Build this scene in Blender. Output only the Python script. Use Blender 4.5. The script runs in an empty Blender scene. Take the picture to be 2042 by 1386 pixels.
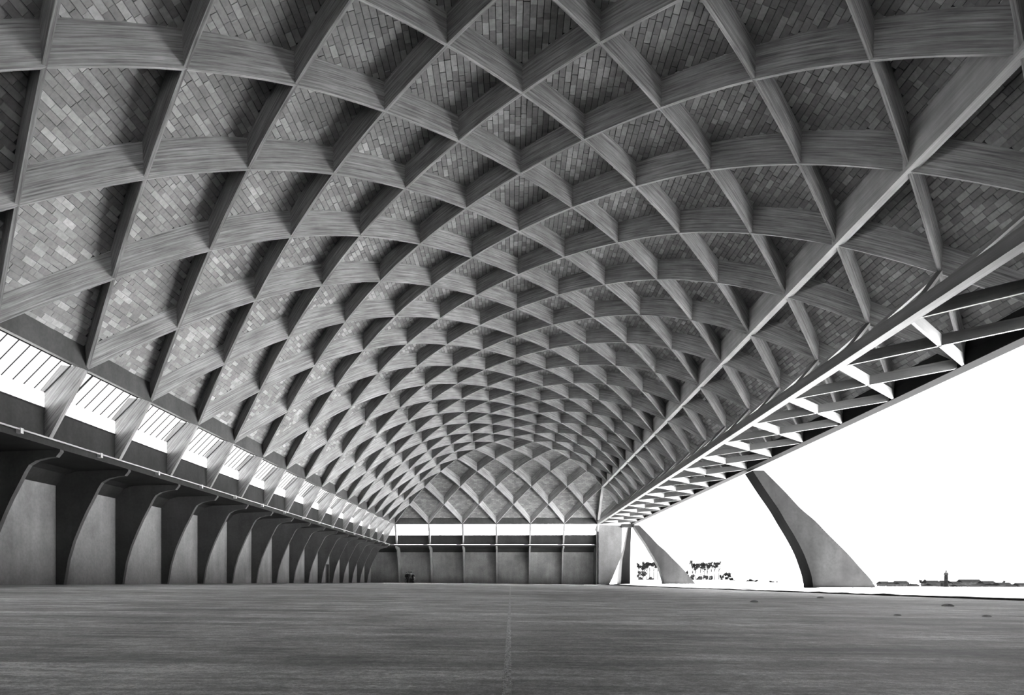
import bpy, math, random
from mathutils import Vector, Matrix, noise

# ------------------------------------------------------------------ camera, sky, sun, exposure
sc = bpy.context.scene
C = sc.collection
S = 5.3                     # metres per structural bay
CAMH = 0.37                 # eye height above the floor below the camera
NB = 20                     # bays along the hall

def W(X, H, Y):
    """bay units (X across, H above the eye level, Y along) -> metres"""
    return Vector((X * S, Y * S, H * S + CAMH))

cd = bpy.data.cameras.new('camera')
cam = bpy.data.objects.new('camera', cd); C.objects.link(cam)
cam.location = (0.4165 * S, -0.568 * S, CAMH)
cam.rotation_euler = (math.radians(90), -0.00065, 0.01822)
cd.sensor_fit = 'HORIZONTAL'; cd.sensor_width = 36.0
cd.lens = 1391.2 / 2042 * 36.0
cd.shift_x = (1021 - 992.57) / 2042
cd.shift_y = (1160.08 - 693) / 2042
cd.clip_start = 0.05; cd.clip_end = 4000
sc.camera = cam

wd = bpy.data.worlds.new('sky'); sc.world = wd; wd.use_nodes = True
bg = wd.node_tree.nodes['Background']
bg.inputs[0].default_value = (1, 1, 1, 1); bg.inputs[1].default_value = 0.12

sd = bpy.data.lights.new('sun', 'SUN'); sd.energy = 13.0; sd.angle = math.radians(0.6)
sun = bpy.data.objects.new('sun', sd); C.objects.link(sun)
el, az = math.radians(74), math.radians(20)        # from the open side, a little beyond the hall's cross axis
sdir = Vector((math.cos(el) * math.cos(az), math.cos(el) * math.sin(az), math.sin(el)))
sun.rotation_euler = sdir.to_track_quat('Z', 'Y').to_euler()
sun.location = (60, 40, 60)

sc.view_settings.view_transform = 'Standard'
sc.view_settings.look = 'None'
sc.view_settings.exposure = 4.45
sc.view_settings.gamma = 1.0
sc.view_settings.use_curve_mapping = False
sc.cycles.max_bounces = 8
sc.cycles.diffuse_bounces = 5
sc.cycles.use_denoising = True

R = random.Random(7)

# ------------------------------------------------------------------ materials
class NT:
    def __init__(s, name):
        s.m = bpy.data.materials.new(name); s.m.use_nodes = True
        s.t = s.m.node_tree; s.t.nodes.clear()
        s.out = s.n('ShaderNodeOutputMaterial')
    def n(s, typ, **kw):
        nd = s.t.nodes.new(typ)
        for k, v in kw.items():
            if k.startswith('_'):
                nd.inputs[k[1:].replace('_', ' ')].default_value = v
            else: setattr(nd, k, v)
        return nd
    def l(s, a, b): s.t.links.new(a, b)
    def ramp(s, fac, lo, hi, p0=0.3, p1=0.7):
        r = s.n('ShaderNodeMapRange'); r.inputs[1].default_value = p0; r.inputs[2].default_value = p1
        r.inputs[3].default_value = lo; r.inputs[4].default_value = hi
        s.l(fac, r.inputs[0]); return r.outputs[0]
    def mul(s, a, b, op='MULTIPLY'):
        r = s.n('ShaderNodeMath', operation=op)
        for i, q in enumerate((a, b)):
            if isinstance(q, (int, float)): r.inputs[i].default_value = q
            else: s.l(q, r.inputs[i])
        return r.outputs[0]
    def noise(s, vec, scale, detail=4, rough=0.55, stretch=None):
        if stretch:
            mp = s.n('ShaderNodeMapping'); mp.inputs['Scale'].default_value = stretch
            s.l(vec, mp.inputs[0]); vec = mp.outputs[0]
        t = s.n('ShaderNodeTexNoise'); t.inputs['Scale'].default_value = scale
        t.inputs['Detail'].default_value = detail; t.inputs['Roughness'].default_value = rough
        s.l(vec, t.inputs['Vector']); return t.outputs['Fac']
    def bsdf(s, val, rough=0.85, bump=None, bs=0.3, dist=0.02, spec=0.3):
        b = s.n('ShaderNodeBsdfPrincipled'); b.inputs['Roughness'].default_value = rough
        b.inputs['Specular IOR Level'].default_value = spec
        if isinstance(val, (int, float)): b.inputs['Base Color'].default_value = (val, val, val, 1)
        else:
            cc = s.n('ShaderNodeCombineColor')
            for i in range(3): s.l(val, cc.inputs[i])
            s.l(cc.outputs[0], b.inputs['Base Color'])
        if bump is not None:
            bp = s.n('ShaderNodeBump'); bp.inputs['Strength'].default_value = bs; bp.inputs['Distance'].default_value = dist
            s.l(bump, bp.inputs['Height']); s.l(bp.outputs[0], b.inputs['Normal'])
        s.l(b.outputs[0], s.out.inputs[0]); return b

def mat_boarded(name, base, amp=0.5):
    """board-marked concrete: streaks run along the member (UV in metres)"""
    t = NT(name); uv = t.n('ShaderNodeUVMap').outputs[0]
    st = t.noise(uv, 1.0, 5, 0.65, (0.55, 16, 1))
    st2 = t.noise(uv, 1.0, 2, 0.5, (0.12, 5.5, 1))
    bl = t.noise(t.n('ShaderNodeNewGeometry').outputs['Position'], 0.6, 4)
    v = t.mul(t.ramp(st, 1 - amp * .55, 1 + amp * .55, .3, .7), t.ramp(st2, .82, 1.18))
    v = t.mul(v, t.ramp(bl, .8, 1.2)); v = t.mul(v, base)
    t.bsdf(v, .85, st, .5, .02); return t.m

def mat_concrete(name, base, amp=.25, scale=.5):
    t = NT(name); p = t.n('ShaderNodeNewGeometry').outputs['Position']
    a = t.noise(p, scale, 6, .6); b = t.noise(p, scale * 14, 4, .6)
    dr = t.noise(p, 1, 3, .6, (1.3, 1.3, .12))
    v = t.mul(t.ramp(a, 1 - amp, 1 + amp), t.ramp(b, 1 - amp * .5, 1 + amp * .5))
    v = t.mul(v, t.ramp(dr, 1 - amp * .6, 1 + amp * .5)); v = t.mul(v, base)
    t.bsdf(v, .88, b, .25, .01, .1); return t.m

def mat_tiles(name):
    t = NT(name); g = t.n('ShaderNodeNewGeometry')
    r = g.outputs['Random Per Island']
    a = t.noise(g.outputs['Position'], 6, 5, .6); c = t.noise(g.outputs['Position'], .45, 3)
    pw = t.mul(r, 2.6, 'POWER')
    v = t.mul(t.ramp(pw, .10, .21, 0, 1), t.ramp(a, .84, 1.16)); v = t.mul(v, t.ramp(c, .8, 1.2))
    t.bsdf(v, .9, a, .3, .01); return t.m

def mat_tile_single(name):
    t = NT(name); g = t.n('ShaderNodeNewGeometry')
    r = t.n('ShaderNodeObjectInfo').outputs['Random']
    a = t.noise(g.outputs['Position'], 6, 5, .6); c = t.noise(g.outputs['Position'], .45, 3)
    pw = t.mul(r, 2.6, 'POWER')
    v = t.mul(t.ramp(pw, .10, .21, 0, 1), t.ramp(a, .84, 1.16)); v = t.mul(v, t.ramp(c, .8, 1.2))
    t.bsdf(v, .9, a, .3, .01); return t.m

def mat_far_tiles(name):
    t = NT(name); uv = t.n('ShaderNodeUVMap').outputs[0]
    bt = t.n('ShaderNodeTexBrick'); t.l(uv, bt.inputs['Vector'])
    bt.inputs['Color1'].default_value = (.095, .095, .095, 1); bt.inputs['Color2'].default_value = (.16, .16, .16, 1)
    bt.inputs['Mortar'].default_value = (.055, .055, .055, 1); bt.inputs['Scale'].default_value = 1
    bt.inputs['Mortar Size'].default_value = .014; bt.inputs['Brick Width'].default_value = .5
    bt.inputs['Row Height'].default_value = .25; bt.inputs['Bias'].default_value = -.1
    a = t.noise(t.n('ShaderNodeNewGeometry').outputs['Position'], 1.2, 5, .6)
    sp = t.n('ShaderNodeSeparateColor'); t.l(bt.outputs['Color'], sp.inputs[0])
    v = t.mul(sp.outputs[0], t.ramp(a, .8, 1.2))
    t.bsdf(v, .9, bt.outputs['Fac'], -.4, .01); return t.m

def mat_plain(name, v, amp=.2, rough=.9, sc_=3.0, spec=0.):
    t = NT(name); a = t.noise(t.n('ShaderNodeNewGeometry').outputs['Position'], sc_, 4)
    t.bsdf(t.mul(t.ramp(a, 1 - amp, 1 + amp), v), rough, spec=spec); return t.m

def mat_floor(name):
    t = NT(name); p = t.n('ShaderNodeNewGeometry').outputs['Position']
    a = t.noise(p, .11, 5, .62); b = t.noise(p, 1.6, 6, .7); c = t.noise(p, 22, 4, .6); d = t.noise(p, 90, 3, .6)
    e = t.noise(p, .5, 3, .5, (.5, 3.2, 1)); f_ = t.noise(p, 5, 4, .6, (.35, 2.2, 1)); h_ = t.noise(p, 260, 2, .5)
    v = t.mul(t.ramp(a, .55, 1.4, .34, .66), t.ramp(b, .62, 1.4, .32, .68))
    v = t.mul(v, t.ramp(c, .75, 1.25, .35, .65)); v = t.mul(v, t.ramp(d, .7, 1.3, .35, .65)); v = t.mul(v, t.ramp(e, .6, 1.4, .32, .68)); v = t.mul(v, t.ramp(f_, .62, 1.4, .32, .68)); v = t.mul(v, t.ramp(h_, .7, 1.3, .3, .7))
    v = t.mul(v, .5)
    t.bsdf(v, .6, t.mul(b, c, 'ADD'), .35, .01, .5); return t.m

def mat_ground(name):
    t = NT(name); p = t.n('ShaderNodeNewGeometry').outputs['Position']
    a = t.noise(p, .04, 5, .6); b = t.noise(p, .6, 5, .65)
    v = t.mul(t.ramp(a, .9, 1.08), t.ramp(b, .92, 1.08)); t.bsdf(t.mul(v, .62), .95, b, .3, .05); return t.m

def mat_glass(name, f=.06):
    t = NT(name); tr = t.n('ShaderNodeBsdfTransparent'); tr.inputs[0].default_value = (.56, .56, .56, 1)
    gl = t.n('ShaderNodeBsdfGlossy'); gl.inputs['Roughness'].default_value = .05
    mx = t.n('ShaderNodeMixShader'); mx.inputs[0].default_value = f
    t.l(tr.outputs[0], mx.inputs[1]); t.l(gl.outputs[0], mx.inputs[2]); t.l(mx.outputs[0], t.out.inputs[0]); return t.m

def mat_frost(name):
    t = NT(name); tr = t.n('ShaderNodeBsdfTransparent'); tr.inputs[0].default_value = (.9, .9, .9, 1)
    tl = t.n('ShaderNodeBsdfTranslucent'); tl.inputs[0].default_value = (.8, .8, .8, 1)
    a = t.noise(t.n('ShaderNodeNewGeometry').outputs['Position'], 2.2, 4)
    mx = t.n('ShaderNodeMixShader'); t.l(t.ramp(a, .15, .75, .35, .65), mx.inputs[0])
    t.l(tr.outputs[0], mx.inputs[1]); t.l(tl.outputs[0], mx.inputs[2]); t.l(mx.outputs[0], t.out.inputs[0]); return t.m

M = dict(
    rib=mat_boarded('board_marked_concrete', 0.14, 1.15),
    panel=mat_far_tiles('hollow_tile_courses'),
    backing=mat_plain('mortar_backing', 0.026, .25),
    tiles=mat_tiles('hollow_tile'), tile1=mat_tile_single('hollow_tile_single'),
    truss=mat_boarded('smooth_precast_concrete', 0.0975, .15),
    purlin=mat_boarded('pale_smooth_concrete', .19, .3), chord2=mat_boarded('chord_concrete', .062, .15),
    fin=mat_concrete('buttress_concrete', 0.06175, .2), fin_lit=mat_concrete('buttress_concrete_lit', 0.13, .2), wall2=mat_concrete('end_wall_render', 0.1235, .25), wall=mat_concrete('wall_render', 0.182, .22),  # left buttress shade is in its darker colour; end buttresses use a lit copy
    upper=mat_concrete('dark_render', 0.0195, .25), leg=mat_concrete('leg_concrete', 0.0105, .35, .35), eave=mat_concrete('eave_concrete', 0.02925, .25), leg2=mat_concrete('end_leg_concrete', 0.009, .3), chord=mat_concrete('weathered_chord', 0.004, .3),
    pale=mat_concrete('pale_concrete', 0.078, .2),
    floor=mat_floor('dusty_floor'), ground=mat_ground('sunlit_ground'), low_bounce=mat_plain('low_bounce_ground', 0.028, .15, .95, 1.5), frame=mat_plain('dark_metal', 0.0195),
    glass=mat_glass('window_glass'), frost=mat_frost('frosted_glass'), pipe=mat_plain('galvanised_pipe', 0.325, .15, .6),
    gravel=mat_plain('joint_gravel', 0.7, .7, .95, 60), earth_shade=mat_plain('earth_and_shade', 0.0455, .5, .95, 4),
    stone=mat_plain('stone', 0.325, .4, .9, 9), door=mat_plain('dark_door', 0.0455, .2),
    bark=mat_plain('bark', 0.0039, .3), leaf=mat_plain('foliage', 0.0026, .5, .8, 1), leaf2=mat_plain('foliage_grey', 0.0065, .5, .8, 1),
    wallf=mat_plain('farm_render', 0.0078, .25, .9, .6), rooff=mat_plain('farm_roof', 0.00143, .25, .9, .8),
    dark=mat_plain('dark_opening', .01, .1), coat=mat_plain('dark_cloth', .03, .3, .9, 8), light_cloth=mat_plain('light_cloth', 0.2925, .15, .9, 8),
    skin=mat_plain('skin', 0.247, .1, .6), hair=mat_plain('hair', .04, .2, .7),
)

# ------------------------------------------------------------------ helpers
class MB:
    def __init__(s): s.v = []; s.f = []; s.uv = []
    def face(s, pts, uvs=None):
        i = len(s.v); s.v += [tuple(p) for p in pts]; s.f.append(tuple(range(i, i + len(pts))))
        s.uv.append(uvs if uvs else [(0, 0)] * len(pts))
    def quad_auto(s, pts):
        a, b = Vector(pts[0]), Vector(pts[1]); u = (b - a)
        u = u.normalized() if u.length > 1e-9 else Vector((1, 0, 0))
        n = (b - a).cross(Vector(pts[-1]) - a); n = n.normalized() if n.length > 1e-9 else Vector((0, 0, 1))
        w = n.cross(u); s.face(pts, [((Vector(p) - a).dot(u), (Vector(p) - a).dot(w)) for p in pts])
    def box(s, lo, hi):
        x0, y0, z0 = lo; x1, y1, z1 = hi
        P = [Vector(p) for p in ((x0, y0, z0), (x1, y0, z0), (x1, y1, z0), (x0, y1, z0), (x0, y0, z1), (x1, y0, z1), (x1, y1, z1), (x0, y1, z1))]
        s.hexa(P)
    def hexa(s, P):
        for q in ((3, 2, 1, 0), (4, 5, 6, 7), (0, 1, 5, 4), (1, 2, 6, 5), (2, 3, 7, 6), (3, 0, 4, 7)):
            s.quad_auto([P[k] for k in q])
    def prism(s, poly, f0, f1):
        """poly of 2-D points; f0, f1 map a 2-D point to the two end faces"""
        a = [f0(p) for p in poly]; b = [f1(p) for p in poly]; n = len(poly)
        s.quad_auto(a[::-1]); s.quad_auto(b)
        for k in range(n):
            j = (k + 1) % n; s.quad_auto([a[k], a[j], b[j], b[k]])
    def beam(s, p, q, w, d, w2=None):
        """beam whose underside runs p-q, width w below and w2 above, depth d upwards"""
        p, q = Vector(p), Vector(q); w2 = w2 or w
        h = Vector((q.x - p.x, q.y - p.y, 0)).normalized(); n = Vector((-h.y, h.x, 0)); up = Vector((0, 0, d))
        s.hexa([p - n * w / 2, q - n * w / 2, q + n * w / 2, p + n * w / 2,
                p - n * w2 / 2 + up, q - n * w2 / 2 + up, q + n * w2 / 2 + up, p + n * w2 / 2 + up])
    def tube(s, pts, rad, n=8, cap=True):
        rings = []
        for k, p in enumerate(pts):
            p = Vector(p); r = rad[k] if isinstance(rad, (list, tuple)) else rad
            d = (Vector(pts[min(k + 1, len(pts) - 1)]) - Vector(pts[max(k - 1, 0)])).normalized()
            a = Vector((0, 0, 1)) if abs(d.z) < .9 else Vector((1, 0, 0))
            u = d.cross(a).normalized(); w = d.cross(u)
            rings.append([p + (u * math.cos(2 * math.pi * j / n) + w * math.sin(2 * math.pi * j / n)) * r for j in range(n)])
        for a, b in zip(rings, rings[1:]):
            for j in range(n): s.face([a[j], a[(j + 1) % n], b[(j + 1) % n], b[j]])
        if cap: s.face(rings[0]); s.face(rings[-1][::-1])
    def loft(s, rings):
        n = len(rings[0])
        for a, b in zip(rings, rings[1:]):
            for j in range(n): s.face([a[j], a[(j + 1) % n], b[(j + 1) % n], b[j]])
        s.face(rings[0][::-1]); s.face(rings[-1])
    def mesh(s, name, weld=True):
        me = bpy.data.meshes.new(name); me.from_pydata(s.v, [], s.f)
        ul = me.uv_layers.new(name='UVMap'); flat = [c for f in s.uv for uv in f for c in uv]
        ul.data.foreach_set('uv', flat)
        me.update()
        if weld:
            import bmesh
            bm = bmesh.new(); bm.from_mesh(me); bmesh.ops.remove_doubles(bm, verts=bm.verts, dist=1e-5)
            bmesh.ops.recalc_face_normals(bm, faces=bm.faces); bm.to_mesh(me); bm.free()
        return me
    def build(s, name, mat, parent=None, weld=True, smooth=False, **kw):
        me = s.mesh(name, weld); me.materials.append(mat)
        if smooth: me.polygons.foreach_set('use_smooth', [True] * len(me.polygons))
        o = bpy.data.objects.new(name, me); C.objects.link(o)
        if parent: o.parent = parent; o.matrix_parent_inverse = parent.matrix_world.inverted()
        for k, v in kw.items(): o[k] = v
        return o

def empty(name, loc=(0, 0, 0), **kw):
    o = bpy.data.objects.new(name, None); C.objects.link(o); o.location = loc
    o.matrix_world = Matrix.Translation(loc)
    for k, v in kw.items(): o[k] = v
    return o

def lerp(a, b, t): return a + (b - a) * t
def sstep(a, b, x):
    t = max(0., min(1., (x - a) / (b - a))); return t * t * (3 - 2 * t)

# ------------------------------------------------------------------ vault profile
GK = [1.705, 2.2125, 2.657, 3.0094, 3.2651, 3.4246, 3.5158, 3.5445]
def g(d):
    """height of the rib undersides, d bays in from the nearest eave (Catmull-Rom)"""
    d = max(-.3, min(3.5, d)); i = max(0, min(6, int(math.floor(d * 2)))); t = d * 2 - i
    def K(j):
        if j < 0: return 2 * GK[0] - GK[1] - .05
        if j > 7: return GK[14 - j]
        return GK[j]
    a, b, c, e = K(i - 1), K(i), K(i + 1), K(i + 2)
    return .5 * (2 * b + (c - a) * t + (2 * a - 5 * b + 4 * c - e) * t * t + (3 * b - a - 3 * c + e) * t ** 3)
DEP = .19
_off = []
for k in range(-20, 361):
    d = k / 100; sl = (g(min(d, 3.5) + .01) - g(min(d, 3.5) - .01)) / .02 if d < 3.49 else 0
    n = math.hypot(1, sl); tt = max(0., min(1., d / 1.3)); dp = DEP * (.60 + .40 * tt * tt * (3 - 2 * tt))
    _off.append((d - dp * sl / n, g(d) + dp / n))
def gout(d):
    """height of the tiled surface (the rib curve offset outwards by the rib depth)"""
    if d >= 3.5: return g(3.5) + DEP
    for (a, ha), (b, hb) in zip(_off, _off[1:]):
        if a <= d <= b: return lerp(ha, hb, (d - a) / max(1e-9, b - a))
    return _off[0][1]
_T = [gout(k / 50) for k in range(0, 176)]
def go(d):
    x = max(0, min(3.5, d)) * 50; i = min(174, int(x)); return lerp(_T[i], _T[i + 1], x - i)
_A = [0.]
for k in range(1, 176): _A.append(_A[-1] + math.hypot(1 / 50, _T[k] - _T[k - 1]))
def arc(d):
    x = max(0, min(3.5, d)) * 50; i = min(174, int(x)); return lerp(_A[i], _A[i + 1], x - i)
def dd(X, Y): return min(X + 3, 4 - X, Y, NB - Y)
def onend(X, Y): return min(Y, NB - Y) < min(X + 3, 4 - X)

# floor falls gently towards the open side
def fz(x): return -.0092 * (x - 2.2)

# ------------------------------------------------------------------ large structure: floor and ground
FX0, FX1 = -3.95 * S, 3.0 * S
joint_x = cam.location.x - .012
fl = MB()
for (xa, xb) in ((FX0, joint_x - .016), (joint_x + .016, FX1)):
    fl.hexa([Vector(p) for p in ((xa, -6, fz(xa) - .3), (xb, -6, fz(xb) - .3), (xb, 112.6, fz(xb) - .3), (xa, 112.6, fz(xa) - .3),
                                 (xa, -6, fz(xa)), (xb, -6, fz(xb)), (xb, 112.6, fz(xb)), (xa, 112.6, fz(xa)))])
floor = fl.build('floor', M['floor'], kind='structure', label='wide dusty concrete hangar floor, stained and streaked')
gj = MB(); gj.box((joint_x - .016, -5, fz(joint_x) - .2), (joint_x + .016, 112, fz(joint_x) - .002))
gj.build('joint_bed', M['gravel'], floor)
gv = MB()
for k in range(4200):
    y = -2.95 + 14 * (k / 4200) ** 1.7 + R.uniform(0, .05); x = joint_x + R.uniform(-.02, .02); r = R.uniform(.002, .0055)
    z = fz(x) - .004; a = R.uniform(0, 3)
    b = [Vector((x + r * math.cos(a + q * 2.1), y + r * math.sin(a + q * 2.1) * 1.4, z)) for q in range(3)]; t = Vector((x, y, z + r * 1.4))
    for q in range(3): gv.face([b[q], b[(q + 1) % 3], t])
gv.build('joint_gravel', M['gravel'], floor, weld=False, kind='stuff', label='crumbled gravel filling the floor joint')

def gh(x, y):
    """outdoor terrain height"""
    if x < FX1 - .01 and -6.5 < y < 113: return -.6
    base = lerp(-.2, -.09, sstep(17, 25, x))
    far = sstep(45, 330, max(y, 0)) ; b = (x - cam.location.x) / max(30., y + 3)
    tgt = lerp(1.15, -.2, sstep(.30, .37, b)); tgt = lerp(tgt, -3.0, sstep(.42, .56, b))
    h = base + (tgt - base) * far
    h += .25 * far * noise.noise(Vector((x * .02, y * .02, 0)))
    return h
gx = [-900, -400, -120, -60, -30, FX1 - .02, FX1, FX1 + .5, 18, 20, 22, 24, 26, 30, 38, 48, 60, 75, 90, 110, 130, 150, 170, 190, 215, 240, 270, 300, 340, 400, 500, 700, 1200]
gy = [-400, -60, -20, -6.6, -6.4, 0, 10, 20, 30, 40, 50, 60, 70, 80, 90, 100, 110, 112.9, 113.1, 130, 150, 175, 200, 230, 260, 290, 320, 360, 400, 450, 520, 650, 900, 1500]
gm = MB()
gv_, gf_ = [], []
for y in gy:
    for x in gx: gv_.append((x, y, gh(x, y)))
nx = len(gx)
for j in range(len(gy) - 1):
    for i in range(nx - 1):
        a = j * nx + i; gf_.append((a, a + 1, a + 1 + nx, a + nx))
me = bpy.data.meshes.new('ground'); me.from_pydata(gv_, [], gf_); me.materials.append(M['ground']); me.update()
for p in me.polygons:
    if FX1 < p.center.x < 26 and -6 < p.center.y < 113: p.material_index = 1  # strip darkened only to cut bounce light onto the legs and girder
me.materials.append(M['low_bounce'])
ground = bpy.data.objects.new('ground', me); C.objects.link(ground)
ground['kind'] = 'structure'; ground['label'] = 'bright sunlit open ground outside the hangar'

# earth ridge at the open floor edge; flat outer part paints roof shade
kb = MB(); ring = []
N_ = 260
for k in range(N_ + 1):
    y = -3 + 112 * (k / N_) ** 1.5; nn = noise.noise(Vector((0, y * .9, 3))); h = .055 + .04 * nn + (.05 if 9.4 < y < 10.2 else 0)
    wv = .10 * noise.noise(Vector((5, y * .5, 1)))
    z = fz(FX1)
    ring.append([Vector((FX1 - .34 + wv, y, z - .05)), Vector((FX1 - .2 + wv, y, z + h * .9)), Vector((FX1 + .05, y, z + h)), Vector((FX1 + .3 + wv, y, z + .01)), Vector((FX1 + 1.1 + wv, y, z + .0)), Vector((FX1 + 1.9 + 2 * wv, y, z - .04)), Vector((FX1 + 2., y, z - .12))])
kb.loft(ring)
kb.build('trim_1', M['earth_shade'], kind='structure', label='uneven earth ridge with a dark painted shade strip along the open floor edge')

# ------------------------------------------------------------------ ceiling: crossing ribs
ceiling = empty('ceiling', (0, 0, 0), kind='structure', label='vaulted concrete lattice roof with tiled infill between crossing ribs')

def rib(X0, Y0, sx, n):
    """rib from (X0,Y0) in direction (sx,+1); n half bays"""
    mb = MB(); st = []
    steps = n * 4
    for k in range(steps + 1):
        t = k / 8; X = X0 + sx * t; Y = Y0 + t; d = dd(X, Y)
        lo = g(d); hi = max(go(d) + .015, lo + .12)
        st.append((X, Y, lo, hi, t * 1.414 * S))
    nx_, ny_ = -1 / math.sqrt(2), sx / math.sqrt(2)
    wa, wb = .065 / S, .15 / S
    rows = []
    for (X, Y, lo, hi, u) in st:
        rows.append((u, (hi - lo) * S, [W(X - nx_ * wa, lo, Y - ny_ * wa), W(X + nx_ * wa, lo, Y + ny_ * wa),
                      W(X + nx_ * wb, hi, Y + ny_ * wb), W(X - nx_ * wb, hi, Y - ny_ * wb)]))
    for (u0, h0, a), (u1, h1, b) in zip(rows, rows[1:]):
        mb.face([a[1], a[0], b[0], b[1]], [(u0, 9.13), (u0, 9), (u1, 9), (u1, 9.13)])
        mb.face([a[2], a[1], b[1], b[2]], [(u0, h0), (u0, 0), (u1, 0), (u1, h1)])
        mb.face([a[0], a[3], b[3], b[0]], [(u0, 20), (u0, 20 + h0), (u1, 20 + h1), (u1, 20)])
        mb.face([a[3], a[2], b[2], b[3]], [(u0, 5), (u0, 5.3), (u1, 5.3), (u1, 5)])
    mb.face(rows[0][2][::-1]); mb.face(rows[-1][2])
    off = R.uniform(0, 100)
    mb.uv = [[(u + off, v + off * .7) for (u, v) in f] for f in mb.uv]
    mb.build('rib', M['rib'], ceiling, weld=True)

for c in range(-23, 4):        # direction (+1,+1): X - Y = c
    X0, Y0 = (-3, -3 - c) if c < -3 else (c, 0)
    X1 = min(4, NB + c); n = int(round((X1 - X0) * 2))
    if n > 0: rib(X0, Y0, 1, n)
for c in range(-2, 24):       # direction (-1,+1): X + Y = c
    X0, Y0 = (c, 0) if c <= 4 else (4, c - 4)
    X1 = max(-3, c - NB); n = int(round((X0 - X1) * 2))
    if n > 0: rib(X0, Y0, -1, n)

# straight beam along X = 3, following the end slopes
sb = MB(); Ys = [0.03, .25, .5, .75] + [1 + .5 * k for k in range(0, 37)] + [19.25, 19.5, 19.75, 19.97]
rows = []
for Y in Ys:
    d = dd(3, Y); lo = g(d) - .006; hi = go(d) + .012
    rows.append((Y * S, [W(3 + o, z, Y) for o, z in ((-.034, lo), (.034, lo), (.042, hi), (-.042, hi))]))
for (u0, a), (u1, b) in zip(rows, rows[1:]):
    for k in range(4):
        j = (k + 1) % 4; sb.face([a[k], a[j], b[j], b[k]], [(u0, k * 3), (u0, k * 3 + 1), (u1, k * 3 + 1), (u1, k * 3)])
sb.face(rows[0][1]); sb.face(rows[-1][1][::-1])
sb.build('edge_purlin', M['purlin'], ceiling, label='straight pale longitudinal beam crossing the ribs near the open side')

# ------------------------------------------------------------------ ceiling: tiled infill panels
MG = .028
def clip_poly(poly, f):
    out = []
    for k in range(len(poly)):
        p, q = poly[k], poly[(k + 1) % len(poly)]; a, b = f(p), f(q)
        if a >= 0: out.append(p)
        if a * b < 0:
            t = a / (a - b); out.append((lerp(p[0], q[0], t), lerp(p[1], q[1], t)))
    return out

def surf(X, Y, drop=0.): return W(X, go(dd(X, Y)) - drop / S, Y)
camp = (0.4165, -0.568)
def proj_area(cx_, cy_, H, dx, dy):
    z = cy_ - camp[1]
    if z < 1: return None
    px = 1017 + 1391 * (cx_ - camp[0]) / z; py = 1160 - 1391 * H / z
    if not (-5 < px < 2047 and -5 < py < 1391): return None
    return 1391 ** 2 * dx * dy * H / z ** 3
def seen(X, Y):
    """is the tile at (X,Y) seen from the camera between the ribs"""
    H = go(dd(X, Y)) - .01
    c1, c2 = math.floor(X - Y), math.floor(X + Y)
    for k in range(1, 60):
        t = k * .004; x, y, h = lerp(X, camp[0], t), lerp(Y, camp[1], t), H * (1 - t)
        if x < -2.99 or x > 3.98 or h < g(dd(x, y)): break
        if math.floor(x - y) != c1 or math.floor(x + y) != c2: return False
    return X < 2.95 or True

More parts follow.
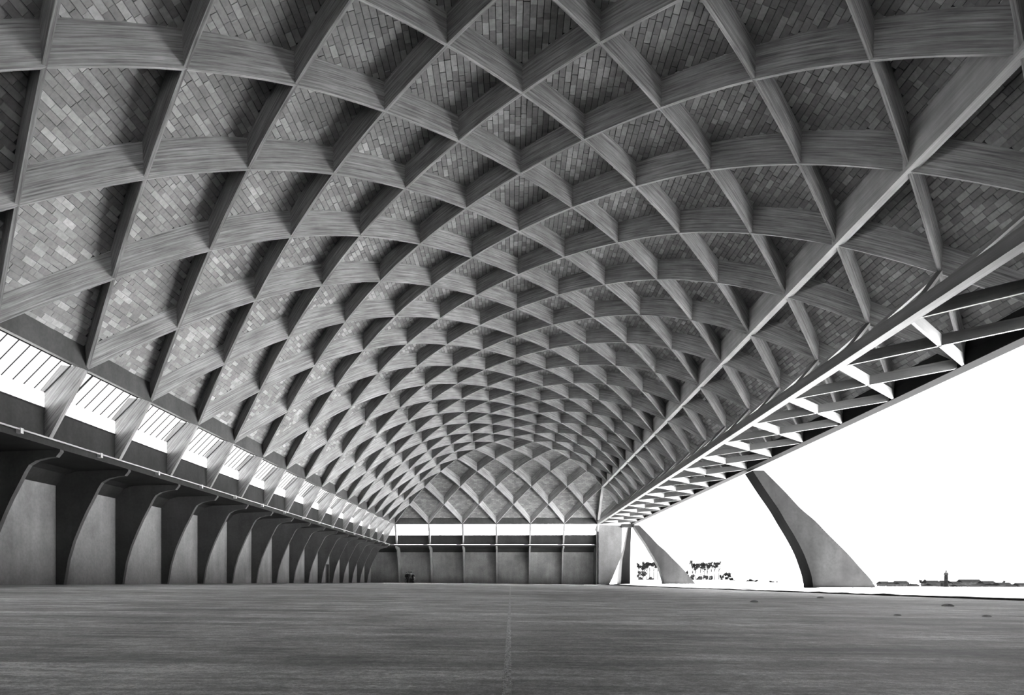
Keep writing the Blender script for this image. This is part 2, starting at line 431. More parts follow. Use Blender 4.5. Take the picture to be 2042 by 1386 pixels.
cells = []
for i in range(-6, 9):
    for j in range(0, 2 * NB + 1):
        if (i + j) % 2: cells.append((i / 2, j / 2))
bricks_all = []
panel_objs = {}
TW, TL = .24 / S, .56 / S       # tile width (round the arch) and length
inv_arc = []
for (cx_, cy_) in cells:
    dia = [(cx_ - .5, cy_), (cx_, cy_ - .5), (cx_ + .5, cy_), (cx_, cy_ + .5)]
    box = [lambda p: p[0] + 3, lambda p: 4 - p[0], lambda p: p[1], lambda p: NB - p[1]]
    poly = dia
    for f in box: poly = clip_poly(poly, f)
    if len(poly) < 3: continue
    ar = abs(sum(poly[k][0] * poly[(k + 1) % len(poly)][1] - poly[(k + 1) % len(poly)][0] * poly[k][1] for k in range(len(poly)))) / 2
    if ar < .05: continue
    near = 2.4 < cy_ < 13.2 and not onend(cx_, cy_)
    pm = MB(); n = 8 if near else 4
    for a in range(n):
        for b in range(n):
            q = []
            for (s_, t_) in ((a, b), (a + 1, b), (a + 1, b + 1), (a, b + 1)):
                u, v = s_ / n, t_ / n
                q.append((cx_ - .5 + (u + v) / 2, cy_ + (v - u) / 2))
            for f in box: q = clip_poly(q, f) if len(q) >= 3 else []
            if len(q) < 3: continue
            qa = abs(sum(q[k][0] * q[(k + 1) % len(q)][1] - q[(k + 1) % len(q)][0] * q[k][1] for k in range(len(q)))) / 2
            if qa < 1e-5: continue
            def uvf(p):
                if onend(cx_, cy_): return (p[0] * S, arc(dd(*p)) * S)
                return (p[1] * S, arc(dd(*p)) * S * (1 if p[0] < .5 else -1))
            pm.face([surf(*p) for p in q], [uvf(p) for p in q])
            pm.face([surf(p[0], p[1], -.16) for p in q][::-1], [uvf(p) for p in q][::-1])
    # closing edge of the slab
    edge = []
    for k in range(len(poly)):
        p, q = poly[k], poly[(k + 1) % len(poly)]
        for t in range(4):
            a = (lerp(p[0], q[0], t / 4), lerp(p[1], q[1], t / 4)); b = (lerp(p[0], q[0], (t + 1) / 4), lerp(p[1], q[1], (t + 1) / 4))
            pm.face([surf(*a), surf(*b), surf(b[0], b[1], -.16), surf(a[0], a[1], -.16)])
    po = pm.build('tiled_panel', M['backing'] if near else M['panel'], ceiling, weld=True)
    if not near: continue
    # tiles in courses that run along the hall
    side = 1 if cx_ < .5 else -1
    inner = dia
    for f in box: inner = clip_poly(inner, f)
    m_ = MG * 1.2
    lims = [lambda p: (p[0] - p[1]) - (cx_ - cy_ - .5) - m_, lambda p: (cx_ - cy_ + .5) - (p[0] - p[1]) - m_,
            lambda p: (p[0] + p[1]) - (cx_ + cy_ - .5) - m_, lambda p: (cx_ + cy_ + .5) - (p[0] + p[1]) - m_]
    xs = min(p[0] for p in inner); xe = max(p[0] for p in inner)
    # course boundaries at equal arc steps
    rows_ = []; x = xs
    while x < xe - 1e-6:
        d1 = dd(x, cy_); sl = abs(go(min(3.5, d1 + .02)) - go(max(0, d1 - .02))) / max(1e-6, (min(3.5, d1 + .02) - max(0, d1 - .02)))
        stp = TW / math.sqrt(1 + sl * sl); rows_.append((x, min(xe, x + stp))); x += stp
    bl = []
    jx, jy = .013 / S, .006 / S
    skew = R.uniform(-.03, .03)
    for ri, (xa, xb) in enumerate(rows_):
        y = cy_ - .5 - R.uniform(0, TL)
        while y < cy_ + .5:
            L = TL * R.choice((1, 1, 1, .96, .5)); 
            q = [(xa + jx, y + jy), (xb - jx, y + jy), (xb - jx, y + L - jy), (xa + jx, y + L - jy)]
            for f in lims + box: q = clip_poly(q, f) if len(q) >= 3 else []
            y += L
            if len(q) < 3: continue
            qa = abs(sum(q[k][0] * q[(k + 1) % len(q)][1] - q[(k + 1) % len(q)][0] * q[k][1] for k in range(len(q)))) / 2
            if qa < TW * TL * .08: continue
            drop = R.uniform(.026, .052); tilt = R.uniform(-.006, .006)
            mx_ = sum(p[0] for p in q) / len(q); my_ = sum(p[1] for p in q) / len(q)
            pa = proj_area(mx_, my_, go(dd(mx_, my_)), xb - xa, L) if cy_ < 8 and qa > .6 * TW * TL else None
            bl.append((q, drop, tilt, pa, mx_, my_))
    panel_objs[id(po)] = (po, bl)

cand = sorted([(b[3], k, i) for k, (po, bl) in panel_objs.items() for i, b in enumerate(bl) if b[3]], key=lambda c: (-c[0],))
single = set()
for a, k, i in cand:
    b = panel_objs[k][1][i]
    if seen(b[4], b[5]): single.add((k, i))
    if len(single) >= 290: break
def tile_faces(mb, q, drop, tilt):
    lo = [surf(p[0], p[1], drop + tilt * (1 if k % 2 else -1)) for k, p in enumerate(q)]; hi = [surf(p[0], p[1], -.01) for p in q]
    mb.face(lo)
    for k in range(len(q)):
        j = (k + 1) % len(q); mb.face([lo[k], hi[k], hi[j], lo[j]])
for k, (po, bl) in panel_objs.items():
    mb = MB()
    for i, (q, drop, tilt, *_r) in enumerate(bl):
        if (k, i) in single:
            s1 = MB(); tile_faces(s1, q, drop, tilt); s1.build('brick', M['tile1'], po, weld=True)
        else: tile_faces(mb, q, drop, tilt)
    if mb.f:
        me = mb.mesh('bricks', weld=False)
        # each tile must be an island of its own: weld only inside a tile
        import bmesh
        bm = bmesh.new(); bm.from_mesh(me); bmesh.ops.remove_doubles(bm, verts=bm.verts, dist=2e-4); bmesh.ops.recalc_face_normals(bm, faces=bm.faces); bm.to_mesh(me); bm.free()
        me.materials.append(M['tiles']); o = bpy.data.objects.new('bricks', me); C.objects.link(o); o.parent = po; o['kind'] = 'stuff'

# ------------------------------------------------------------------ side bands: walls, buttresses, clerestory
FIN = [(.825, None), (.785, .203), (.73, .387), (.667, .54), (.606, .672), (.535, .805), (.494, .887), (.46, .939), (.40, .974), (.31, .996), (.24, 1.003), (.205, 1.045), (.205, 1.08), (.95, 1.08), (.95, None)]
def wall_run(name, wname, P, nb, fins, bays, m0, m1, wn, doorbay=None, mull=True, label='', miter_win=(), fm='fin', wm='wall'):
    """P(s,t,H)->metres. s along in bays, t outward from the eave; m0,m1 mitre factors at both ends."""
    def e0(t): return -t * m0
    def e1(t): return nb + t * m1
    def band(mb, poly):
        mb.prism(poly, lambda p: P(e0(p[0]), p[0], p[1]), lambda p: P(e1(p[0]), p[0], p[1]))
    def foot(s, t):
        q = P(s, t, 0); return (fz(max(FX0, min(FX1, q.x))) - .04 - CAMH) / S
    # lower vertical wall, its foot following the floor
    lw = MB(); A, B = e0(.9), e1(.9); A2, B2 = e0(.95), e1(.95)
    def seg(a, b, a2, b2, z0a, z0b, h):
        lw.hexa([P(a, .9, z0a), P(b, .9, z0b), P(b2, .95, z0b), P(a2, .95, z0a), P(a, .9, h), P(b, .9, h), P(b2, .95, h), P(a2, .95, h)])
    if doorbay:
        s0, s1, dh = doorbay
        seg(A, s0, A2, s0, foot(A, .9), foot(s0, .9), .912); seg(s1, B, s1, B2, foot(s1, .9), foot(B, .9), .912); seg(s0, s1, s0, s1, dh, dh, .912)
    else: seg(A, B, A2, B2, foot(A, .9), foot(B, .9), .912)
    root = lw.build(name, M[wm], kind='structure', label=label)
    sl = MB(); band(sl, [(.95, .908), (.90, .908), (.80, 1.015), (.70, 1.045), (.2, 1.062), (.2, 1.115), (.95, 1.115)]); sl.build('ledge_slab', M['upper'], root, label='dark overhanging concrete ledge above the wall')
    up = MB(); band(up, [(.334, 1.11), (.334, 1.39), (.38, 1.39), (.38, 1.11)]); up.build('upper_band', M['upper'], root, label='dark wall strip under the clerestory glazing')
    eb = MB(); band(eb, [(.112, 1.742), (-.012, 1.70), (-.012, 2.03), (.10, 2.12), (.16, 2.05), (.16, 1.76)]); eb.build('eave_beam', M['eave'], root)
    ht = .022
    for s in fins:
        f = MB(); ff = foot(s, .85)
        poly = [(t, ff if h is None else h) for t, h in FIN]
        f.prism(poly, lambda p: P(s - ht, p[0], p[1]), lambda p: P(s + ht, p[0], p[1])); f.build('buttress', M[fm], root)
        p2 = MB(); p2.prism([(-.005, 1.72), (.322, 1.11), (.40, 1.11), (.40, 1.5), (.2, 1.74)], lambda p: P(s - ht, p[0], p[1]), lambda p: P(s + ht, p[0], p[1]))
        p2.build('pier', M['rib'], root)
    k = wn
    for (s0, s1) in bays + list(miter_win):
        mt = (s0, s1) in miter_win
        def q(s, t, h):
            if mt: 
                if s1 > nb and s == s1: s = nb + t * m1
                if s0 < 0 and s == s0: s = -t * m0
            return P(s, t, h)
        w = MB()
        a, b = (s0 + ht, s1 - ht) if not mt else (s0 + (ht if s0 >= 0 else 0), s1 - (0 if s1 > nb else ht))
        if mt: a, b = (s0, s1)
        def bar(t0, h0, t1, h1, r=.006):
            w.hexa([q(a, t0 - r, h0 - r), q(b, t0 - r, h0 - r), q(b, t0 + r, h0 - r), q(a, t0 + r, h0 - r), q(a, t0 - r, h0 + r), q(b, t0 - r, h0 + r), q(b, t0 + r, h0 + r), q(a, t0 + r, h0 + r)])
        bar(.334, 1.393, 0, 0); bar(.113, 1.742, 0, 0)
        wo = w.build('window_%d' % k, M['frame'], kind='structure', label='white glowing sloped clerestory window bay'); k += 1
        gl = MB()
        def inw(s): return s
        gl.face([q(a, .334, 1.52), q(b, .334, 1.52), q(b, .113, 1.742), q(a, .113, 1.742)])
        gl.build('pane', M['glass'], wo, weld=False)
        g2 = MB(); g2.face([q(a, .334, 1.39), q(b, .334, 1.39), q(b, .334, 1.52), q(a, .334, 1.52)]); g2.build('lower_pane', M['frost'], wo, weld=False)
        if mull and not mt:
            nm = 8
            for i in range(0, nm + 1):
                s = lerp(a + .006, b - .006, i / nm); hw = .0016 if (k % 7 or i != 2) else .008
                mb = MB(); mb.hexa([P(s - hw, .331, 1.517), P(s + hw, .331, 1.517), P(s + hw, .336, 1.522), P(s - hw, .336, 1.522),
                                    P(s - hw, .109, 1.738), P(s + hw, .109, 1.738), P(s + hw, .114, 1.743), P(s - hw, .114, 1.743)])
                mb.build('mullion', M['frame'], wo)
    return root, k

PL = lambda s, t, H: W(-3 - t, H, s)
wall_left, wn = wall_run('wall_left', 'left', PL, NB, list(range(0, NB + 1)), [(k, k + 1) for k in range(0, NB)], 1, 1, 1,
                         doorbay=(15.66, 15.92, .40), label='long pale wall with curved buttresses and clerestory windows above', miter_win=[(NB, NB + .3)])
PF = lambda s, t, H: W(-3 + s, H, NB + t)
wall_far, wn = wall_run('wall_far', 'far', PF, 6, list(range(0, 7)), [(k, k + 1) for k in range(0, 6)], 1, 0, wn, mull=False, fm='fin_lit', wm='wall2',
                        label='end wall with curved buttresses and a window strip under the roof')
PN = lambda s, t, H: W(4 - s, H, -t)
wall_near, wn = wall_run('wall_near', 'near', PN, 7, list(range(0, 8)), [(k, k + 1) for k in range(0, 7)], 0, 1, wn, mull=False,
                         label='end wall behind the camera')

# door in the left wall
dr = MB(); dr.hexa([W(-3.93, -.03, 15.66), W(-3.93, -.03, 15.92), W(-3.945, -.03, 15.92), W(-3.945, -.03, 15.66), W(-3.93, .40, 15.66), W(-3.93, .40, 15.92), W(-3.945, .40, 15.92), W(-3.945, .40, 15.66)])
door = dr.build('door_1', M['door'], kind='structure', label='narrow dark door between two buttresses of the left wall')
df = MB()
for a, b, h0, h1 in ((15.65, 15.665, -.03, .415), (15.915, 15.93, -.03, .415), (15.65, 15.93, .40, .415)):
    df.hexa([W(-3.895, h0, a), W(-3.895, h0, b), W(-3.93, h0, b), W(-3.93, h0, a), W(-3.895, h1, a), W(-3.895, h1, b), W(-3.93, h1, b), W(-3.93, h1, a)])
df.build('door_frame', M['fin'], door)
dh_ = MB(); dh_.tube([W(-3.928, .18, 15.69), W(-3.918, .18, 15.69), W(-3.918, .18, 15.71)], .015); dh_.build('door_handle', M['pipe'], door)

# unseen door-like leaves added at the near end to block light from outside
for k in range(4):
    d = MB(); d.box(tuple(W(3.90 + .02 * (k % 2), -.10, k * 1.0 + .01)), tuple(W(3.915 + .02 * (k % 2), 1.66, k * 1.0 + .99)))
    do = d.build('door_%d' % (k + 2), M['door'], kind='structure', label='tall dark unseen leaf added to block light at the near end')
    for q in range(5):
        r_ = MB(); r_.box(tuple(W(3.885 + .02 * (k % 2), -.10, k + .02 + q * .235)), tuple(W(3.90 + .02 * (k % 2), 1.66, k + .04 + q * .235))); r_.build('blocker_stile', M['frame'], do)

# pipe along the ledge nose of the left and end walls
pr = empty('service_pipe', W(-3.19, 1.10, 0), label='thin pale pipe running along the ledge of the left wall and across the end wall', category='pipe')
pm_ = MB(); pm_.tube([W(-3.175, 1.115, .1), W(-3.175, 1.115, NB + .17)], .036, 8); pm_.build('pipe_run', M['pipe'], pr)
pm_ = MB(); pm_.tube([W(-3.175, 1.10, NB + .17), W(2.92, 1.10, NB + .17)], .03, 8); pm_.build('pipe_run', M['pipe'], pr)
for k in range(NB):
    b = MB(); b.box(tuple(W(-3.20, 1.085, k + .47)), tuple(W(-3.165, 1.125, k + .50))); b.build('bracket', M['pipe'], pr)

# pale return wall at the open far corner (X,H profile, stands in the plane of the end)
rw = MB(); prof = [(2.985, -.095), (3.34, -.095), (3.70, .76), (3.72, 1.66), (2.985, 1.69)]
rw.prism(prof, lambda p: W(p[0], p[1], NB + .12), lambda p: W(p[0], p[1], NB + .2))
rw.build('wall_right', M['pale'], kind='structure', label='pale slanted return wall at the open far corner')
rt = MB(); rt.prism([(.12, -.1), (.95, -.1), (.95, 1.5), (.12, 1.66)], lambda p: W(2.97, p[1], NB + p[0]), lambda p: W(3.02, p[1], NB + p[0]))
rt.build('trim_2', M['fin'], kind='structure', label='side of the end wall at the open corner')

# ------------------------------------------------------------------ lattice girder along the open side
HT = 1.69
gir = empty('lattice_girder', W(3, HT, 0), label='long horizontal concrete lattice girder along the eave of the open side', category='girder', kind='structure')
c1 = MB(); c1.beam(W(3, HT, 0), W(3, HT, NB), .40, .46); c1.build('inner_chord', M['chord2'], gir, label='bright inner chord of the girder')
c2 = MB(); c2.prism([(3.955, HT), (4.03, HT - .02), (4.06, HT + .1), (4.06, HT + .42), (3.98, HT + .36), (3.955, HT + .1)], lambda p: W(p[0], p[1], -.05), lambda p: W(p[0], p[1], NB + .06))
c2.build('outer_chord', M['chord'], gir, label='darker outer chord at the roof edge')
for k in range(0, NB + 1):
    for s_ in (1, -1):
        if 0 <= k + s_ <= NB:
            b = MB(); b.beam(W(3.02, HT + .004, k + .02 * s_), W(3.97, HT + .004, k + .97 * s_), .12, .42, .16); b.build('brace', M['truss'], gir)
            b = MB(); b.beam(W(3.03, HT + .06, k + .03 * s_), W(3.49, g(.5) - .01, k + .49 * s_), .20, .16); b.build('strut', M['truss'], gir)
for k in range(1, NB):
    b = MB(); b.box(tuple(W(4.055, HT + .02, k - .02)), tuple(W(4.12, HT + .09, k + .02))); b.build('rafter_end', M['fin'], gir)
e_ = MB(); e_.box(tuple(W(3.68, 1.60, NB - .02)), tuple(W(4.05, 1.70, NB + .2))); e_.build('corner_bracket', M['upper'], gir)

# ------------------------------------------------------------------ raking legs
INN = [(1497, 939), (1523, 979), (1547, 1014), (1564, 1043), (1582, 1073), (1597, 1102), (1607, 1128.6), (1614, 1152), (1617, 1176)]
OUT = [(1744, 1178), (1729, 1155), (1708, 1131.5), (1682, 1102), (1646.6, 1066.8), (1620, 1039), (1591, 1014), (1564, 984.6), (1532, 952), (1519, 939)]
def smooth(P_, n=4):
    out = []
    for k in range(len(P_) - 1):
        a, b, c, e = P_[max(0, k - 1)], P_[k], P_[k + 1], P_[min(len(P_) - 1, k + 2)]
        for q in range(n):
            t = q / n; out.append(tuple(.5 * (2 * b[i] + (c[i] - a[i]) * t + (2 * a[i] - 5 * b[i] + 4 * c[i] - e[i]) * t * t + (3 * b[i] - a[i] - 3 * c[i] + e[i]) * t ** 3) for i in (0, 1)))
    return out + [P_[-1]]
LEGP = [((x - 1017) * .007466 + .4165, (1160 - y) * .007466) for x, y in smooth(INN) + smooth(OUT)]
def leg(Yc, label):
    o = empty('raking_leg', (4.9 * S, Yc * S, -.09), label=label, category='leg')
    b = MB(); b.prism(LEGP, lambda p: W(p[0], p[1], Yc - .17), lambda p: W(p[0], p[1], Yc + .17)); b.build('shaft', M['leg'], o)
    f = MB(); f.prism([(4.86, -.084), (5.92, -.084), (5.92, -.12), (4.86, -.12)], lambda p: W(p[0], p[1], Yc - .2), lambda p: W(p[0], p[1], Yc + .2)); f.build('footing', M['leg'], o)
    return o
leg(10.0, 'big curved raking concrete leg propping the middle of the roof edge')
leg(20.0, 'smaller distant raking concrete leg at the far roof corner')
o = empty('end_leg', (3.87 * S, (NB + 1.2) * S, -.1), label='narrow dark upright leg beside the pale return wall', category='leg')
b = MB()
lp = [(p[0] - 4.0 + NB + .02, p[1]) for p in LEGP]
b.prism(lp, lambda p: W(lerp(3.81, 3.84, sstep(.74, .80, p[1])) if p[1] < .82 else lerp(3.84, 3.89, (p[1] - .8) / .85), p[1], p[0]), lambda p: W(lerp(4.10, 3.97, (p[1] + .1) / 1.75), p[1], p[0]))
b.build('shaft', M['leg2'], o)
f = MB(); f.box(tuple(W(3.75, -.115, NB + .85)), tuple(W(4.15, -.084, NB + 1.95))); f.build('footing', M['fin'], o)

# ------------------------------------------------------------------ people
def ellipse_ring(c, rx, ry, n=10, rot=0):
    return [Vector((c[0] + rx * math.cos(a) * math.cos(rot) - ry * math.sin(a) * math.sin(rot), c[1] + rx * math.cos(a) * math.sin(rot) + ry * math.sin(a) * math.cos(rot), c[2])) for a in [2 * math.pi * k / n for k in range(n)]]
def person(x, y, h, rot, cloth, label, coat_len=.42, hat=False, armout=0.):
    z0 = fz(x); root = empty('person', (x, y, z0), label=label, category='person', group='people by the end wall')
    Rm = Matrix.Translation((x, y, z0)) @ Matrix.Rotation(rot, 4, 'Z') @ Matrix.Scale(h, 4)
    V, E, Rd = [], [], []
    def v(p, r): V.append(Rm @ Vector(p)); Rd.append(r * h); return len(V) - 1
    pel = v((0, 0, .52), .085); sp = v((0, 0, .64), .078); ch = v((0, 0, .76), .092); nk = v((0, 0, .845), .036); hb = v((0, -.008, .885), .05); ht_ = v((0, 0, .955), .05)
    E += [(pel, sp), (sp, ch), (ch, nk), (nk, hb), (hb, ht_)]
    for s in (-1, 1):
        hp = v((s * .055, 0, .49), .058); kn = v((s * .06, -.012, .27), .038); an = v((s * .062, .01, .04), .026); to = v((s * .068, -.075, .018), .018)
        E += [(pel, hp), (hp, kn), (kn, an), (an, to)]
        shd = v((s * .105, 0, .80), .042); el_ = v((s * (.135 + armout), .01, .64), .028); wr = v((s * (.12 + armout * .4), -.05, .51), .018); pa = v((s * .118, -.06, .475), .017)
        E += [(ch, shd), (shd, el_), (el_, wr), (wr, pa)]
        for q in range(5):
            f1 = v((s * (.118 + .006 * (q - 2)), -.066 - .004 * q, .448 + (.018 if q == 0 else 0)), .0055); f2 = v((s * (.115 + .006 * (q - 2)), -.070 - .004 * q, .425 + (.022 if q == 0 else .002 * q)), .005)
            E += [(pa, f1), (f1, f2)]
    me = bpy.data.meshes.new('body'); me.from_pydata([tuple(p) for p in V], E, []); me.materials.append(M['skin'])
    ob = bpy.data.objects.new('body', me); C.objects.link(ob); ob.parent = root; ob.matrix_parent_inverse = root.matrix_world.inverted()
    sk = ob.modifiers.new('skin', 'SKIN'); ly = me.skin_vertices[0] if len(me.skin_vertices) else None
    if ly is None:
        return root
    for k, r in enumerate(Rd): ly.data[k].radius = (r, r)
    ly.data[0].use_root = True
    sm = ob.modifiers.new('sub', 'SUBSURF'); sm.levels = 1; sm.render_levels = 1
    # jacket, trousers, sleeves, hair
    jk = MB(); jk.loft([[Rm @ p for p in ellipse_ring((0, 0, z), a, b_, 12)] for z, a, b_ in ((coat_len, .118, .085), (.52, .108, .088), (.62, .10, .082), (.72, .12, .10), (.79, .148, .098), (.815, .13, .085), (.835, .07, .055), (.85, .042, .042))])
    for s in (-1, 1): jk.tube([Rm @ Vector(p) for p in ((s * .10, 0, .81), (s * (.137 + armout), .01, .64), (s * (.122 + armout * .4), -.045, .525))], [.045 * h, .036 * h, .027 * h], 8)
    jk.build('jacket', cloth, root, smooth=True)
    tr = MB()
    for s in (-1, 1): tr.tube([Rm @ Vector(p) for p in ((s * .055, 0, .54), (s * .06, -.012, .28), (s * .062, .008, .045))], [.068 * h, .05 * h, .042 * h], 8)
    tr.build('trousers', M['coat'], root, smooth=True)
    sh = MB()
    for s in (-1, 1): sh.loft([[Rm @ p for p in ellipse_ring((s * .065, -.03, z), a, b_, 8)] for z, a, b_ in ((0.0, .028, .075), (.022, .026, .07), (.045, .02, .035))])
    sh.build('shoes', M['hair'], root)
    ha = MB()
    if hat: ha.loft([[Rm @ p for p in ellipse_ring((0, 0, z), a, b_, 12)] for z, a, b_ in ((.945, .095, .10), (.952, .095, .10), (.955, .062, .066), (1.0, .055, .058), (1.005, .02, .02))])
    else: ha.loft([[Rm @ p for p in ellipse_ring((0, .012, z), a, b_, 12)] for z, a, b_ in ((.90, .045, .03), (.93, .058, .05), (.97, .056, .055), (1.0, .035, .035), (1.005, .01, .01))])
    ha.build('hat' if hat else 'hair', M['hair'], root, smooth=True)
    no = MB(); no.tube([Rm @ Vector(p) for p in ((0, -.048, .925), (0, -.062, .905))], [.005 * h, .009 * h], 6); no.build('nose', M['skin'], root)
    for s in (-1, 1):
        ey = MB(); ey.tube([Rm @ Vector(p) for p in ((s * .018, -.046, .927), (s * .018, -.052, .927))], .005 * h, 6)
        ey.build('eye', M['dark'], root)
    return root
def at(px, Yd):  # ground x for a viewing direction at distance Yd metres ahead of the camera
    return cam.location.x + (px - 1017) / 1391 * Yd
yp = 19.35 * S; zc = yp - cam.location.y
person(at(809, zc), yp, 1.62, .4, M['coat'], 'person in dark coat standing leftmost of the group')
person(at(814, zc) , yp - .25, 1.70, -.3, M['coat'], 'person in dark coat and brimmed hat, second from left', hat=True)
person(at(817.6, zc), yp + .45, 1.76, 2.8, M['light_cloth'], 'person in pale jacket standing between darker figures')
person(at(822.5, zc), yp, 1.60, -.6, M['coat'], 'person in dark coat standing rightmost of the group', armout=.02)

# ------------------------------------------------------------------ stones on the floor
def stone(x, y, r, label, flat=.5):
    b = MB(); rr = []
    for z, k in ((0, .9), (.35, 1.), (.75, .7), (1., .25)):
        rr.append([Vector((x + r * k * math.cos(a) * (1 + .25 * noise.noise(Vector((a, z, x)))), y + r * k * math.sin(a) * (1 + .2 * noise.noise(Vector((z, a, y)))), fz(x) - .004 + z * r * flat)) for a in [2 * math.pi * q / 9 for q in range(9)]])
    b.loft(rr); o = b.build('stone', M['stone'], label=label, category='stone'); return o
for px, py, r, lb in ((1879, 1208, .10, 'flat grey stone on the floor near the right edge, under the ridge'), (1630, 1192, .09, 'dark stone on the floor in front of the big leg'),
                      (1500, 1200, .08, 'small stone on the floor left of the big leg'), (1781, 1226, .045, 'small pebble on the floor at right, nearer than the flat stone'),
                      (1955, 1228, .05, 'pebble on the floor close to the right frame edge'), (680, 1323, .012, 'tiny dark pebble in the left foreground')):
    D = 1391 * (CAMH) / (py - 1160); x = at(px, D)
    for _ in range(4): D = 1391 * (CAMH - fz(x)) / (py - 1160); x = at(px, D)
    stone(min(x, FX1 - .6), D + cam.location.y, r, lb)

# ------------------------------------------------------------------ outdoors: trees, farm buildings, tower
def tree(px, D, y0, y1, wpx, kind, label, name='tree', seed=0):
    """px centre, crown/trunk rows in photo pixels turned to metres at distance D"""
    rr = random.Random(seed); x = at(px, D); y = D + cam.location.y; z0 = gh(x, y) - .1
    top = CAMH + (1160 - y0) / 1391 * D; cb = CAMH + (1160 - y1) / 1391 * D; w = wpx / 1391 * D
    root = empty(name, (x, y, z0), label=label, category='tree' if name == 'tree' else 'bush', group='trees beyond the open side')
    if cb > z0 + .3:
        t = MB(); t.tube([(x, y, z0), (x + rr.uniform(-.1, .1) * w, y, lerp(z0, cb, .6)), (x + rr.uniform(-.1, .1) * w, y, lerp(cb, top, .5))], [w * .03 + .05, w * .025 + .04, .05], 6)
        for q in range(4):
            a = rr.uniform(0, 6.28); t.tube([(x, y, lerp(z0, cb, .75)), (x + math.cos(a) * w * .3, y + math.sin(a) * w * .3, lerp(cb, top, .4))], [.09, .04], 5)
        t.build('trunk', M['bark'], root)
    f = MB(); n = int(420 * (1 if kind != 'sparse' else .5)); cz = (top + cb) / 2; hz = (top - cb) / 2
    cl = [(rr.uniform(-.6, .6), rr.uniform(-.6, .6), rr.uniform(-.6, .6)) for _ in range(6)]
    for q in range(n):
        c = cl[q % 6]; d = Vector((rr.gauss(0, 1), rr.gauss(0, 1), rr.gauss(0, 1))).normalized() * rr.uniform(.15, .45)
        p = Vector((x + (c[0] + d.x) * w / 2, y + (c[1] + d.y) * w / 2, cz + (c[2] + d.z) * hz)); s = w * rr.uniform(.04, .085)
        u = Vector((rr.gauss(0, 1), rr.gauss(0, 1), rr.gauss(0, 1))).normalized(); v_ = u.cross(Vector((rr.gauss(0, 1), rr.gauss(0, 1), rr.gauss(0, 1)))).normalized()
        f.face([p - u * s - v_ * s, p + u * s - v_ * s, p + u * s * .7 + v_ * s, p - u * s * .7 + v_ * s])
    o = f.build('foliage', M['leaf2'] if kind == 'grey' else M['leaf'], root, weld=False); o['kind'] = 'stuff'
ords = ['leftmost', 'second', 'third', 'fourth', 'fifth', 'sixth', 'seventh', 'eighth']
for k, (px, a, b_, w) in enumerate(((1271, 1121, 1138, 9), (1279, 1119, 1139, 13), (1287, 1119, 1134, 15), (1294, 1120, 1132, 16), (1302, 1120, 1131, 16), (1309, 1121, 1134, 13))):
    tree(px, 300 + 7 * (k % 3), a, b_, w, 'dense', ords[k] + ' tree of the row seen left of the distant leg', seed=k)
for k, (px, a, b_, w) in enumerate(((1378, 1116, 1139, 15), (1385, 1121, 1139, 14), (1393, 1120, 1137, 15), (1400, 1119, 1136, 15), (1407, 1122, 1139, 13), (1415, 1120, 1136, 14), (1422, 1121, 1133, 14), (1430, 1120, 1134, 15))):
    tree(px, 300 + 9 * (k % 3), a, b_, w, 'sparse', ords[k] + ' of the tall thin-stemmed trees right of the distant leg', seed=20 + k)
for k, (px, a, b_, w) in enumerate(((1380, 1145, 1158, 14), (1392, 1147, 1158, 14), (1404, 1144, 1158, 12), (1416, 1147, 1158, 12), (1368, 1136, 1152, 10), (1436, 1143, 1160, 10), (1446, 1141, 1156, 16), (1456, 1152, 1162, 14))):
    tree(px, 285 + 5 * (k % 3), a, b_, w, 'grey' if k < 4 else 'dense', ['low scrub under the first tall trees', 'low scrub under the middle tall trees', 'low scrub under the right tall trees', 'low scrub at the end of the tall trees', 'dark bush just right of the distant leg', 'narrow bush after the tall trees', 'round dark bush right of the tall trees', 'lowest bush at the right end of the grove'][k], name='bush', seed=40 + k)
for k, (px, a, b_, w) in enumerate(((1272, 1136, 1152, 10), (1281, 1138, 1150, 14), (1275, 1150, 1160, 12), (1294, 1150, 1160, 16))):
    tree(px, 290 + 4 * k, a, b_, w, 'grey', ['grey scrub below the leftmost tree of the far row', 'grey scrub below the second tree of the far row', 'low scrub at the ground left, beside the narrow upright leg', 'low scrub at the ground under the middle of the far row'][k], name='bush', seed=90 + k)
for k, (px, a, b_, w) in enumerate(((1491, 1154, 1162, 16), (1503, 1156, 1163, 10), (1535, 1158, 1164, 12), (1545, 1159, 1163, 8), (1826, 1155, 1163, 6), (1834, 1155, 1163, 7), (1988, 1157, 1163, 5))):
    tree(px, 380, a, b_, w, 'dense', ['dark bush halfway between grove and big leg', 'smaller bush right of the halfway bush', 'low bush just left of the big leg', 'last low bush beside the big leg', 'left of two round trees before the tower', 'right of two round trees before the tower', 'small bush among the farm roofs at far right'][k], name='bush', seed=70 + k)

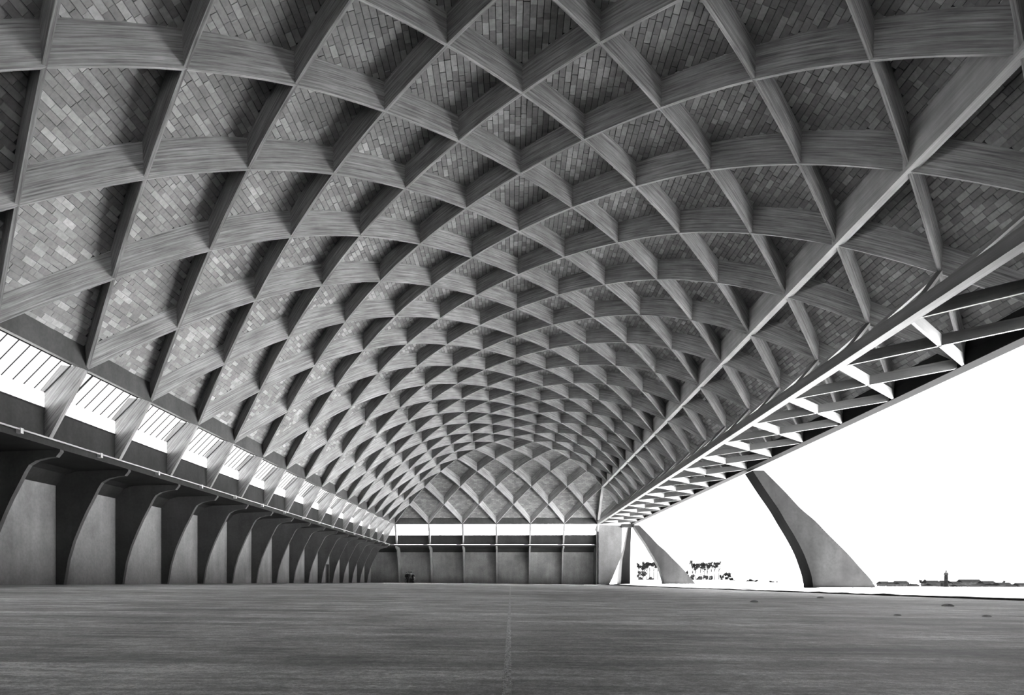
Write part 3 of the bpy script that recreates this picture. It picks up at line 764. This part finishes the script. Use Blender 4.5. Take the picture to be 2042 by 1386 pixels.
def house(x0, x1, yt, yb, D, label, roof='gable', seed=0):
    rr = random.Random(seed); xa, xb = at(x0, D), at(x1, D); y = D + cam.location.y
    zt = CAMH + (1160 - yt) / 1391 * D; zb = CAMH + (1160 - yb) / 1391 * D; xc = (xa + xb) / 2
    zb = min(zb, gh(xc, y)); dp = 7.0; root = empty('farm_building', (xc, y, zb), label=label, category='building', group='farm buildings on the horizon')
    hw = lerp(zb, zt, .62)
    w = MB(); w.box((xa, y, zb), (xb, y + dp, hw)); w.build('walls', M['wallf'], root)
    r_ = MB(); o = .35
    if roof == 'gable': r_.prism([(y - o, hw), (y + dp / 2, zt), (y + dp + o, hw)], lambda p: Vector((xa - o, p[0], p[1])), lambda p: Vector((xb + o, p[0], p[1])))
    else: r_.prism([(xa - o, hw), (xc, zt), (xb + o, hw)], lambda p: Vector((p[0], y - o, p[1])), lambda p: Vector((p[0], y + dp + o, p[1])))
    r_.build('roof', M['rooff'], root)
    n = max(1, int((xb - xa) / 3)); H = hw - zb
    for k in range(n):
        cx_ = lerp(xa, xb, (k + .5) / n); d = MB()
        if k == n // 2: d.box((cx_ - .5, y - .05, zb + .02), (cx_ + .5, y + .05, zb + H * .75)); d.build('doorway', M['dark'], root)
        else: d.box((cx_ - .4, y - .05, zb + H * .4), (cx_ + .4, y + .05, zb + H * .8)); d.build('window', M['dark'], root)
HS = [(1752, 1767, 1159, 1165, 400, 'small shed just right of the big leg foot', 'gable'), (1774, 1784, 1160, 1168, 380, 'little hut left of the long dark roof', 'hip'),
      (1783, 1804, 1158, 1167, 390, 'long low house with dark roof, left of the tower', 'gable'), (1815, 1824, 1163, 1169, 350, 'tiny outhouse in front of the two round trees', 'gable'),
      (1840, 1865, 1157, 1167, 400, 'long house joined to the left of the tower', 'gable'), (1850, 1861, 1163, 1170, 350, 'low shed in front of the long house by the tower', 'gable'),
      (1872, 1887, 1157, 1168, 400, 'house with dark roof just right of the tower', 'hip'), (1890, 1904, 1159, 1166, 410, 'low dark barn second right of the tower', 'gable'),
      (1901, 1918, 1165, 1173, 330, 'dark low shed standing nearest, right of the tower', 'gable'), (1908, 1946, 1155, 1161, 460, 'wide pale roof farthest behind the sheds', 'gable'),
      (1937, 1981, 1163, 1173, 340, 'broad dark roofed barn at right', 'hip'), (1951, 1974, 1158, 1165, 430, 'house rising behind the broad barn', 'gable'),
      (1983, 2006, 1161, 1169, 370, 'house with dark gable right of the broad barn', 'gable'), (2008, 2018, 1166, 1173, 350, 'tiny hut near the right frame edge', 'hip'), (2020, 2046, 1162, 1172, 380, 'last long house cut by the right frame edge', 'gable')]
for k, hdat in enumerate(HS): house(*hdat, seed=k)

D = 400; x = at(1867, D); y = D + cam.location.y - 4; zb = gh(x, y); u = D / 1391
tw = empty('tower', (x, y, zb), label='slim dark tower with pale lantern top among the farm roofs', category='tower')
def ringz(r, z, n=10): return [Vector((x + r * math.cos(2 * math.pi * k / n), y + r * math.sin(2 * math.pi * k / n), z)) for k in range(n)]
zt = lambda py: CAMH + (1160 - py) * u
b = MB(); b.loft([ringz(3.6 * u, zb), ringz(3.1 * u, zt(1148)), ringz(2.9 * u, zt(1146))]); b.build('shaft', M['leaf'], tw)
b = MB(); b.loft([ringz(4.6 * u, zt(1146)), ringz(4.6 * u, zt(1145)), ringz(3.6 * u, zt(1145)), ringz(3.6 * u, zt(1142.5)), ringz(1.4 * u, zt(1140.5))]); b.build('lantern', M['wallf'], tw)
b = MB(); b.loft([ringz(.4 * u, zt(1140.5)), ringz(1.2 * u, zt(1139.5)), ringz(1.3 * u, zt(1138.5)), ringz(.5 * u, zt(1137.3))]); b.build('finial', M['leaf'], tw)
